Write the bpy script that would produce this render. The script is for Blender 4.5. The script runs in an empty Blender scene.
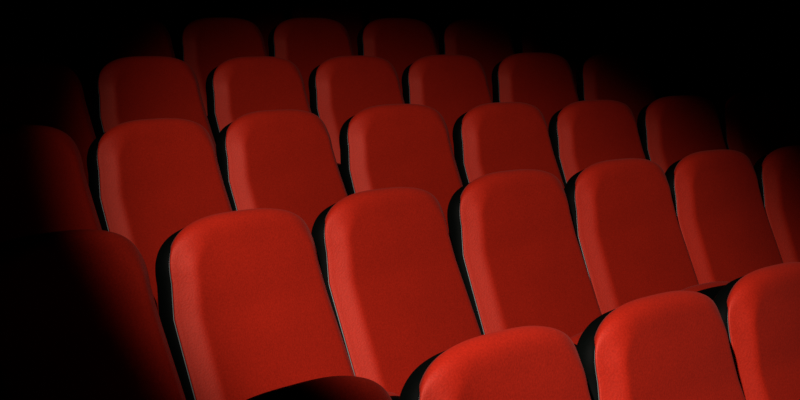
import bpy, bmesh, math, random
from mathutils import Matrix, Vector

random.seed(4)
scene = bpy.context.scene
col = scene.collection
ZO = 1.485                       # height of the eye above the tread of the front row

# ------------------------------------------------------------------ materials
def new_mat(name):
    m = bpy.data.materials.new(name); m.use_nodes = True
    nt = m.node_tree
    return m, nt, nt.nodes['Principled BSDF']

def fabric(name, base, dark, scale=260.0, bump=0.3, sheen=0.06, tint=(1.0, .35, .32, 1), rough=.56, spec=1.0):
    m, nt, b = new_mat(name)
    N, L = nt.nodes, nt.links
    tc = N.new('ShaderNodeTexCoord')
    n1 = N.new('ShaderNodeTexNoise'); n1.inputs['Scale'].default_value = scale; n1.inputs['Detail'].default_value = 3
    n2 = N.new('ShaderNodeTexNoise'); n2.inputs['Scale'].default_value = 9; n2.inputs['Detail'].default_value = 2
    L.new(tc.outputs['Object'], n1.inputs['Vector']); L.new(tc.outputs['Object'], n2.inputs['Vector'])
    mx = N.new('ShaderNodeMath'); mx.operation = 'MULTIPLY_ADD'; mx.inputs[1].default_value = .22
    L.new(n2.outputs['Fac'], mx.inputs[0]); 
    sc_ = N.new('ShaderNodeMath'); sc_.operation = 'MULTIPLY'; sc_.inputs[1].default_value = .78
    L.new(n1.outputs['Fac'], sc_.inputs[0]); L.new(sc_.outputs[0], mx.inputs[2])
    r = N.new('ShaderNodeValToRGB')
    r.color_ramp.elements[0].position = .32; r.color_ramp.elements[0].color = (*dark, 1)
    r.color_ramp.elements[1].position = .68; r.color_ramp.elements[1].color = (*base, 1)
    L.new(mx.outputs[0], r.inputs['Fac']); L.new(r.outputs['Color'], b.inputs['Base Color'])
    bp = N.new('ShaderNodeBump'); bp.inputs['Strength'].default_value = bump; bp.inputs['Distance'].default_value = .0015
    L.new(n1.outputs['Fac'], bp.inputs['Height']); L.new(bp.outputs['Normal'], b.inputs['Normal'])
    b.inputs['Roughness'].default_value = rough
    b.inputs['Specular IOR Level'].default_value = spec
    b.inputs['Specular Tint'].default_value = (1.0, .24, .185, 1)
    b.inputs['Sheen Weight'].default_value = sheen
    b.inputs['Sheen Roughness'].default_value = .45
    b.inputs['Sheen Tint'].default_value = tint
    return m

def plain(name, colr, rough, spec=.5, noise=None):
    m, nt, b = new_mat(name)
    N, L = nt.nodes, nt.links
    tc = N.new('ShaderNodeTexCoord'); n = N.new('ShaderNodeTexNoise')
    n.inputs['Scale'].default_value = noise or 60; n.inputs['Detail'].default_value = 4
    L.new(tc.outputs['Object'], n.inputs['Vector'])
    r = N.new('ShaderNodeValToRGB')
    r.color_ramp.elements[0].color = (*[c * .75 for c in colr], 1); r.color_ramp.elements[1].color = (*[c * 1.25 for c in colr], 1)
    L.new(n.outputs['Fac'], r.inputs['Fac']); L.new(r.outputs['Color'], b.inputs['Base Color'])
    bp = N.new('ShaderNodeBump'); bp.inputs['Strength'].default_value = .12; bp.inputs['Distance'].default_value = .001
    L.new(n.outputs['Fac'], bp.inputs['Height']); L.new(bp.outputs['Normal'], b.inputs['Normal'])
    b.inputs['Roughness'].default_value = rough; b.inputs['Specular IOR Level'].default_value = spec
    return m

RED = fabric('red_velour', (.52, .0175, .0060), (.37, .0120, .0042))
BLACK = plain('black_moulded_plastic', (.0014, .0020, .0017), .6, .03, 180)
TRIM = plain('grey_edge_trim', (.19, .20, .197), .33, .6, 200)
STEEL = plain('black_steel', (.012, .012, .012), .45, .4, 120)
CARPET = fabric('charcoal_carpet', (.012, .010, .010), (.006, .005, .005), 160, .6, 0.0, rough=.95, spec=.05)
WALL = plain('black_wall_paint', (.010, .010, .010), .9, .1, 30)

# ------------------------------------------------------------------ helpers
def link(name, verts, faces, material, parent=None, smooth=True, closed=True):
    me = bpy.data.meshes.new(name)
    me.from_pydata([tuple(v) for v in verts], [], faces); me.update()
    if closed:
        bm = bmesh.new(); bm.from_mesh(me)
        bmesh.ops.recalc_face_normals(bm, faces=bm.faces[:]); bm.to_mesh(me); bm.free()
    if smooth:
        for p in me.polygons: p.use_smooth = True
    o = bpy.data.objects.new(name, me); col.objects.link(o)
    me.materials.append(material)
    if parent is not None: o.parent = parent
    return o

# shape of the seat back (metres)
W, HC, LU, LL, NEXP, TAPER = .235, 0.1374, 0.2126, .352, 2.8931, 0.0468
A1, A2 = 0.2179, 0.3905            # lean above and below the lumbar bend

def back_outline(ix=0.0, it=0.0, ib=0.0, rb=.03, arc=30, side=16):
    """left bottom -> over the crown -> right bottom, mirrored in pairs"""
    def hw(v):
        va = LU - HC
        w = W * (1 + TAPER * (va - v) / va) if v >= 0 else W * (1 + TAPER * (1 - v / LL))
        return w
    va = LU - HC
    left = []
    vb = -LL + ib
    # small rounded bottom corner
    for k in range(4):
        a = math.pi / 2 * k / 4
        left.append((-(hw(vb) - ix - rb + rb * math.sin(a)), vb + rb - rb * math.cos(a)))
    for k in range(side):
        v = vb + rb + (va - vb - rb) * k / side
        left.append((-(hw(v) - ix), v))
    for k in range(arc):
        # evenly along the superellipse
        t = math.pi / 2 * k / (arc - .5)
        c, s = math.cos(t), math.sin(t)
        left.append((-(W - ix) * c ** (2 / NEXP), va + (HC - it) * s ** (2 / NEXP)))
    return left + [(-u, v) for u, v in reversed(left)]

def back_map(u, v, w):
    """u across, v along the back from the lumbar bend, w out towards the sitter"""
    k = .005
    sm = math.sqrt(v * v + k * k)
    up, dn = (sm + v) / 2 , (sm - v) / 2
    y = up * math.sin(A1) - dn * math.sin(A2)
    z = up * math.cos(A1) - dn * math.cos(A2)
    a = A2 + (A1 - A2) * (.5 + .5 * v / sm)
    return Vector((u, y - w * math.cos(a), z + w * math.sin(a)))

def rings_mesh(rings, mp, cap_start=None, cap_end=None, M=14):
    """rings: list of lists of (u,v,w); caps bridge mirrored pairs with a bulge"""
    V, F = [], []
    n = len(rings[0])
    for rg in rings:
        V += [mp(*p) for p in rg]
    for i in range(len(rings) - 1):
        for j in range(n):
            a, b = i * n + j, i * n + (j + 1) % n
            F.append((a, b, b + n, a + n))
    def cap(i, bulge, flip):
        rg = rings[i]; h = n // 2; grid = []
        for j in range(h):
            l, r = rg[j], rg[n - 1 - j]
            row = [i * n + j]
            hw = abs(r[0] - l[0]) / 2
            for m in range(1, M):
                t = m / M; u = l[0] + (r[0] - l[0]) * t
                s = (1 - (2 * t - 1) ** 2)
                e = max(0, min(1, (rg[h - 1][1] - l[1]) / .12)); e = e * e * (3 - 2 * e) * min(1, j / 6)
                V.append(mp(u, l[1], l[2] + bulge * s * e)); row.append(len(V) - 1)
            row.append(i * n + n - 1 - j); grid.append(row)
        for j in range(h - 1):
            for m in range(M):
                q = (grid[j][m], grid[j][m + 1], grid[j + 1][m + 1], grid[j + 1][m])
                F.append(q[::-1] if flip else q)
    if cap_start is not None: cap(0, cap_start, True)
    if cap_end is not None: cap(len(rings) - 1, cap_end, False)
    return V, F

def ring(w, **k): return [(u, v, w) for u, v in back_outline(**k)]

BX, BT, BD = .044, .043, .0365    # side bolster width, top roll width, padding depth
def crown_weight(n, j, arc=30):
    """0 down the sides, rising to 1 over the crown"""
    k = min(j, n - 1 - j) - (n // 2 - arc)
    if k <= 0: return 0.0
    x = max(0, min(1, (k - 4) / 15)); return x * x * (3 - 2 * x)
def cushion_rings():
    R = [ring(-.004, ix=.002, it=.002, ib=.002), ring(.003, ix=.0005, it=0), ring(.0055, ix=-.0003, it=-.0003)]
    for t in (.04, .10, .18, .28, .40, .52, .64, .76, .86, .95, 1.04, 1.15, 1.3):
        d = min(t, 1.06)
        # sides: straight bolster with a tight ridge; crown: quick roll over, then flat
        side = d if t < .8 else .8 + .2 * math.sin(min(1, (t - .8) / .4) * math.pi / 2)
        if t < .2: side = d + .015 * math.sin(d / .2 * math.pi)
        roll = max(0, 1 - (1 - t / 1.3) ** 3.0) ** .5
        pts = back_outline(ix=BX * t, it=BT * t, ib=.035 * t, rb=.03)
        n = len(pts); out = []
        for j, (u, v) in enumerate(pts):
            cw = crown_weight(n, j)
            out.append((u, v, .0055 + (BD - .0015) * (side * (1 - cw) + roll * cw)))
        R.append(out)
    return R

def shell_rings():
    e, tp = -.0015, .007          # the shell stands proud of the cushion at the sides and below its crown
    R = [ring(.004, ix=.004, it=tp + .008, ib=.004), ring(.004, ix=e, it=tp, ib=e), ring(-.036, ix=e, it=tp + .004, ib=e)]
    for a in (20, 45, 70, 90):
        s, c = math.sin(math.radians(a)), math.cos(math.radians(a))
        R.append(ring(-.036 - .016 * s, ix=e + .018 * (1 - c), it=tp + .004 + .018 * (1 - c), ib=e + .018 * (1 - c)))
    return R

def tube_along(pts, normals, rad, mp, seg=6):
    """thin piping along an outline at the seam"""
    V, F = [], []
    P = [mp(*p) for p in pts]
    for i, p in enumerate(P):
        a, b = P[max(i - 1, 0)], P[min(i + 1, len(P) - 1)]
        t = (b - a).normalized()
        n = Vector((0, -1, .3)).normalized(); s = t.cross(n).normalized(); n = s.cross(t)
        for k in range(seg):
            an = 2 * math.pi * k / seg
            V.append(p + rad * min(1, (len(P) - 1 - i) / 14 + .02) * (math.cos(an) * s + math.sin(an) * n))
    for i in range(len(P) - 1):
        for k in range(seg):
            a, b = i * seg + k, i * seg + (k + 1) % seg
            F.append((a, b, b + seg, a + seg))
    F.append(tuple(range(seg))[::-1]); F.append(tuple((len(P) - 1) * seg + k for k in range(seg)))
    return V, F

KZ = .74                          # height of the lumbar bend above the tread

# folded seat: front edge up
SW, SL, SHC = .205, .40, .10
def seat_outline(ix=0.0, it=0.0, ib=0.0, rb=.03, arc=22, side=8):
    left = []
    for k in range(4):
        a = math.pi / 2 * k / 4
        left.append((-(SW - ix - rb + rb * math.sin(a)), ib + rb - rb * math.cos(a)))
    for k in range(side):
        left.append((-(SW - ix), ib + rb + (SL - SHC - ib - rb) * k / side))
    for k in range(arc):
        t = math.pi / 2 * k / (arc - .5)
        left.append((-(SW - ix) * math.cos(t) ** (2 / 2.7), SL - SHC + (SHC - it) * math.sin(t) ** (2 / 2.7)))
    return left + [(-u, v) for u, v in reversed(left)]
def sring(w, **k): return [(u, v, w) for u, v in seat_outline(**k)]
SEAT_HY, SEAT_HZ, SEAT_A = -.215, .165, -.22     # hinge position and forward lean of the folded seat
def seat_map(u, v, w):
    return Vector((u, SEAT_HY + v * math.sin(SEAT_A) - w * math.cos(SEAT_A), SEAT_HZ + v * math.cos(SEAT_A) + w * math.sin(SEAT_A)))

def box_faces(V, F, x0, x1, prof):
    """extrude a (y,z) profile between x0 and x1"""
    n = len(prof); b = len(V)
    V += [Vector((x0, y, z)) for y, z in prof] + [Vector((x1, y, z)) for y, z in prof]
    for k in range(n):
        F.append((b + k, b + (k + 1) % n, b + n + (k + 1) % n, b + n + k))
    F.append(tuple(b + k for k in range(n))[::-1]); F.append(tuple(b + n + k for k in range(n)))

def make_seat():
    root = bpy.data.objects.new('cinema_seat', None); col.objects.link(root)
    root.empty_display_size = .2
    V, F = rings_mesh(shell_rings(), back_map, 0, -.006)
    shell = link('backrest_shell', V, F, BLACK, root); shell['label'] = 'black moulded plastic shell behind the cushion'
    V, F = rings_mesh(cushion_rings(), back_map, 0, .003)
    link('backrest_cushion', V, F, RED, root)
    ol = [p for p in back_outline(ix=-.0022, it=.004)[3:] if p[0] < 0 and p[1] < .15]
    for sd in (1, -1):
        V, F = tube_along([(-u - .0022, v, .0005) if sd < 0 else (u, v, .0040) for u, v in ol], None, .0012, back_map)
        t = link('edge_trim', V, F, TRIM, shell); t['label'] = 'thin pale grey piping along the shell edge'
    # folded seat
    R = []
    for w, i in ((-.045, .045), (-.043, .02), (-.034, .006), (-.018, 0), (.006, 0), (.020, .006), (.028, .02), (.029, .04)):
        R.append(sring(w, ix=i, it=i, ib=i))
    V, F = rings_mesh(R, seat_map, -.012, .002)
    link('seat_cushion', V, F, RED, root)
    R = []
    for w, i in ((-.004, .004), (-.004, -.003), (.022, -.003), (.034, .004), (.042, .018), (.044, .04)):
        R.append(sring(w, ix=i, it=i + .004, ib=i))
    V, F = rings_mesh(R, seat_map, 0, .012)
    p = link('seat_pan', V, F, BLACK, root); p['label'] = 'black underside pan of the folded seat'
    for s in (-1, 1):
        V, F = [], []
        x0, x1 = (s * .232 - .009, s * .232 + .009)
        box_faces(V, F, x0, x1, [(-.20, 0), (.02, 0), (.02, .02), (-.05, .045), (-.085, .26), (-.075, .36), (-.06, .43),
                                 (-.115, .41), (-.15, .34), (-.24, .27), (-.24, .215), (-.15, .19), (-.13, .045), (-.20, .02)])
        V2, F2 = V, F
        link('leg', V2, F2, STEEL, root, smooth=False)
        V, F = [], []
        for k in range(12):
            a = 2 * math.pi * k / 12
            V.append(Vector((s * .200, SEAT_HY + .02 + .014 * math.cos(a), SEAT_HZ + .012 + .014 * math.sin(a))))
            V.append(Vector((s * .224, SEAT_HY + .02 + .014 * math.cos(a), SEAT_HZ + .012 + .014 * math.sin(a))))
        for k in range(12):
            a, b = 2 * k, 2 * ((k + 1) % 12)
            F.append((a, b, b + 1, a + 1))
        F.append(tuple(range(0, 24, 2))); F.append(tuple(range(1, 24, 2))[::-1])
        link('hinge', V, F, STEEL, root, smooth=False)
    return root

# ------------------------------------------------------------------ rows
CX, CY, R0, DR, DR2 = 12.85870, -6.79245, 15.77127, 0.95772, -0.01312
Z0, DZ, DZ2, PITCH_S, FACE = -0.71107, 0.12518, 0.00635, 0.53272, 0.00964
PH = [-0.99930, -0.94295, -0.90591, -0.86468, -0.80663, -0.74000]
def row_r(r): return R0 + DR * r + DR2 * r * r
def row_floor(r): return ZO + Z0 + DZ * r + DZ2 * r * r - KZ

# small differences from seat to seat: across, back, turn, recline, lift of the back
OFF = {
    (1, 0): (0.0033, -0.0164, 0.0223, 0.0032, -0.0068),
    (1, 1): (0.0036, -0.0245, -0.0133, -0.0009, -0.0102),
    (1, 2): (0.0000, -0.0028, -0.0099, 0.0079, -0.0024),
    (1, 3): (0.0014, -0.0035, 0.0197, -0.0073, 0.0085),
    (1, 4): (0.0012, 0.0025, 0.0143, -0.0058, 0.0086),
    (1, 5): (-0.0031, 0.0178, -0.0169, -0.0038, 0.0076),
    (1, 6): (-0.0064, 0.0230, 0.0252, 0.0038, -0.0017),
    (0, 2): (-0.0000, 0.0026, 0.0523, 0.0057, 0.0022),
    (0, 3): (0.0010, -0.0123, 0.0433, 0.0019, -0.0024),
    (0, 4): (-0.0001, -0.0078, 0.0139, -0.0094, -0.0037),
    (0, 1): (-0.0013, 0.0154, 0.0294, 0.0048, 0.0053),
    (2, 0): (0.0049, -0.0110, 0.0129, 0.0026, 0.0011),
    (2, 1): (0.0017, 0.0019, -0.0580, -0.0108, -0.0038),
    (2, 2): (-0.0077, 0.0278, -0.0336, 0.0198, 0.0036),
    (2, 3): (-0.0039, 0.0110, 0.0529, -0.0050, 0.0044),
    (2, 4): (0.0018, -0.0076, -0.0001, 0.0027, -0.0048),
    (2, 5): (0.0012, -0.0085, 0.0071, 0.0087, -0.0109),
    (2, 6): (0.0020, -0.0097, 0.0043, 0.0011, -0.0073),
    (3, 1): (0.0006, 0.0011, -0.0416, -0.0040, 0.0077),
    (3, 2): (-0.0007, 0.0029, -0.0298, 0.0006, 0.0022),
    (3, 3): (-0.0025, 0.0069, -0.0155, 0.0006, 0.0006),
    (3, 4): (-0.0043, 0.0116, 0.0027, 0.0038, 0.0007),
    (3, 5): (0.0013, -0.0043, 0.0326, -0.0003, 0.0060),
    (3, 6): (0.0056, -0.0166, -0.0008, -0.0072, 0.0021),
    (4, 1): (-0.0014, 0.0045, -0.0348, 0.0033, -0.0045),
    (4, 2): (-0.0053, 0.0126, -0.0139, 0.0042, -0.0009),
    (4, 3): (0.0003, -0.0012, 0.0045, -0.0014, 0.0019),
    (4, 4): (0.0018, -0.0048, 0.0020, -0.0016, 0.0010),
    (4, 5): (0.0046, -0.0117, -0.0111, -0.0020, -0.0041),
}
ROWS = [(0, 1, 4), (1, 0, 6), (2, 0, 7), (3, 0, 6), (4, 0, 5), (5, 0, 3)]
LABELS = {
    (0, 1): 'nearly black shadowed seat top poking up at the bottom, leftmost of the front row',
    (0, 2): 'bright red seat in the front row, just right of the shadowed seat top',
    (0, 3): 'bright red front row seat between two lit seats, second from the right end',
    (0, 4): 'front row red seat cut off by the right edge, highest of its row',
    (1, 0): 'large seat half swallowed by a slanting shadow, leftmost of the second row',
    (1, 1): 'largest fully lit red seat, beside the half-shadowed seat in the second row',
    (1, 2): 'fully lit red seat behind the shadowed seat top, third from left in second row',
    (1, 3): 'middle red seat of the second row, fourth from the left, above front row gap',
    (1, 4): 'red seat in the second row, fifth from left, third from right',
    (1, 5): 'red seat in the second row with darkening cushion, second from right',
    (1, 6): 'dim red seat cut off by the right edge, last of the second row',
    (2, 0): 'dim red seat fading into darkness at left, first of the third row',
    (2, 1): 'leftmost fully visible red seat of the third row, beside the dim one',
    (2, 2): 'red seat in the third row, third from left',
    (2, 3): 'red seat in the third row, fourth from left, near the middle',
    (2, 4): 'red seat in the third row, fifth from left',
    (2, 5): 'red seat in the third row, sixth from left, before the dim one',
    (2, 6): 'dim dark red seat in the third row, last one clearly visible at right',
    (2, 7): 'almost invisible seat in the dark at the right end of the third row',
    (3, 0): 'barely visible dark seat at the left end of the fourth row',
    (3, 1): 'dark red seat in the fourth row, leftmost clearly visible one',
    (3, 2): 'dark red seat in the fourth row, second clearly visible from left',
    (3, 3): 'dark red seat in the fourth row, third clearly visible from left',
    (3, 4): 'dark red seat in the fourth row, third from its right end',
    (3, 5): 'dark red seat in the fourth row, beside the nearly black right end seat',
    (3, 6): 'nearly black red seat at the right end of the fourth row',
    (4, 0): 'almost invisible seat in the dark at the left end of the fifth row',
    (4, 1): 'very dim red seat in the fifth row, leftmost visible one',
    (4, 2): 'dim red seat in the fifth row, second visible from left',
    (4, 3): 'dim red seat in the fifth row, third visible from left, near the middle',
    (4, 4): 'very dim red seat in the fifth row, fourth visible from left',
    (4, 5): 'almost black seat at the right end of the fifth row',
    (5, 0): 'nearly invisible seat in the back row, leftmost, cut by the top edge',
    (5, 1): 'nearly invisible seat in the back row, second from left, cut by top edge',
    (5, 2): 'nearly invisible seat in the back row, third from left, cut by top edge',
    (5, 3): 'nearly invisible seat in the back row, rightmost, cut by the top edge',
}

proto = make_seat()
def copy_tree(o, parent=None):
    c = o.copy(); col.objects.link(c)
    if parent is not None: c.parent = parent
    for ch in o.children: copy_tree(ch, c)
    return c

slots = [(r, i) for r, a, b in ROWS for i in range(a, b + 1)]
seats = {}
for k, key in enumerate(slots):
    seats[key] = proto if k == 0 else copy_tree(proto)
for key, o in seats.items():
    r, i = key
    e = OFF.get(key, (0, 0, 0, 0, 0))
    R = row_r(r); th = PH[r] + i * PITCH_S / R
    b = Vector((math.sin(th), math.cos(th), 0)); rt = Vector((b.y, -b.x, 0))
    p = Vector((CX, CY, 0)) + R * b + e[0] * rt + e[1] * b
    o.location = (p.x, p.y, row_floor(r))
    o.rotation_euler = (0, 0, -(th + FACE + e[2]))
    for ch in o.children:
        if ch.name.startswith('backrest'):
            ch.location = (0, 0, KZ + e[4]); ch.rotation_euler = (-e[3], 0, 0)
        if key == (1, 4) and ch.name.startswith('seat_'):
            ch.location = (0, 0, .055)          # this one is folded up tighter than its neighbours
    o['label'] = LABELS[key]; o['category'] = 'seat'; o['group'] = 'red cinema seats in raked curved rows'

# ------------------------------------------------------------------ the room
def structure(o): o['kind'] = 'structure'; return o
def arc_pt(R, th, z): return Vector((CX + R * math.sin(th), CY + R * math.cos(th), z))
X0, X1, Y0, Y1, ZT = -6.0, 8.0, -4.0, 11.6, 4.2
V, F = [], []
edges = [row_r(r) - .50 for r in range(6)]
T0, T1, NT = -1.45, -.25, 80
low = row_floor(0) - .14
prof = [(R0 - 9.0, low), (edges[0], low), (edges[0], row_floor(0))]
for r in range(1, 6):
    prof += [(edges[r], row_floor(r - 1)), (edges[r], row_floor(r))]
prof += [(row_r(5) + 4.5, row_floor(5))]
for k in range(NT + 1):
    th = T0 + (T1 - T0) * k / NT
    for R, z in prof: V.append(arc_pt(R, th, z))
n = len(prof)
for k in range(NT):
    for j in range(n - 1):
        a = k * n + j
        F.append((a, a + n, a + n + 1, a + 1))
b = len(V)
V += [Vector((X0, Y0, low - .3)), Vector((X1, Y0, low - .3)), Vector((X1, Y1, low - .3)), Vector((X0, Y1, low - .3))]
F.append((b, b + 1, b + 2, b + 3))
structure(link('floor', V, F, CARPET, smooth=False, closed=False))
def slab(name, a, c, mat):
    V = [Vector((x, y, z)) for z in (a[2], c[2]) for y in (a[1], c[1]) for x in (a[0], c[0])]
    F = [(0, 2, 3, 1), (4, 5, 7, 6), (0, 1, 5, 4), (2, 6, 7, 3), (0, 4, 6, 2), (1, 3, 7, 5)]
    return structure(link(name, V, F, mat, smooth=False))
zb = low - .4
slab('wall_back', (X0, Y1, zb), (X1, Y1 + .2, ZT), WALL)
slab('wall_left', (X0 - .2, Y0, zb), (X0, Y1, ZT), WALL)
slab('wall_right', (X1, Y0, zb), (X1 + .2, Y1, ZT), WALL)
slab('wall_front', (X0, Y0 - .2, zb), (X1, Y0, ZT), WALL)
slab('ceiling', (X0, Y0, ZT), (X1, Y1, ZT + .2), WALL)

# ------------------------------------------------------------------ light: one stage spot on the seats
LV = [-0.4242, 0.4502, 1.2456, 0.1774, -0.4726, -3.9938, 0.5205, 0.2429, 0.9941, 2.3113]
az, el = LV[3], LV[4]
ax = Vector((math.sin(az) * math.cos(el), math.cos(az) * math.cos(el), math.sin(el)))
rt = ax.cross(Vector((0, 0, 1))).normalized(); up = rt.cross(ax)
c_, s_ = math.cos(LV[5]), math.sin(LV[5])
r2 = c_ * rt + s_ * up; u2 = -s_ * rt + c_ * up
ld = bpy.data.lights.new('stage_spot', 'SPOT')
ld.energy = 559.3; ld.color = (1.0, .93, .86)
ld.spot_size = 2 * LV[7]; ld.spot_blend = 1 / (1 + math.exp(-LV[8])); ld.shadow_soft_size = .04
lo = bpy.data.objects.new('stage_spot', ld); col.objects.link(lo)
m = Matrix((r2, u2, -ax)).transposed().to_4x4()
m = Matrix.Translation((LV[0], LV[1], LV[2] + ZO)) @ m @ Matrix.Diagonal((math.exp(LV[6]), 1, 1, 1))
lo.matrix_world = m

w = bpy.data.worlds.new('darkness'); scene.world = w; w.use_nodes = True
w.node_tree.nodes['Background'].inputs[0].default_value = (.5, .6, .55, 1)
w.node_tree.nodes['Background'].inputs[1].default_value = .001

# ------------------------------------------------------------------ camera
PITCH, ROLL, FPX = 0.10292, 0.00115, 1561.25
f = Vector((0, math.cos(PITCH), -math.sin(PITCH))); u0 = Vector((0, math.sin(PITCH), math.cos(PITCH))); r0 = Vector((1, 0, 0))
cr, sr = math.cos(ROLL), math.sin(ROLL)
right = cr * r0 - sr * u0; upv = sr * r0 + cr * u0
cd = bpy.data.cameras.new('camera'); cd.sensor_width = 36; cd.lens = 36 * FPX / 800; cd.clip_start = .05
co = bpy.data.objects.new('camera', cd); col.objects.link(co)
co.matrix_world = Matrix.Translation((0, 0, ZO)) @ Matrix((right, upv, -f)).transposed().to_4x4()
scene.camera = co

vs = scene.view_settings
vs.view_transform = 'Standard'; vs.look = 'None'; vs.gamma = 1; vs.use_curve_mapping = False; vs.exposure = 0
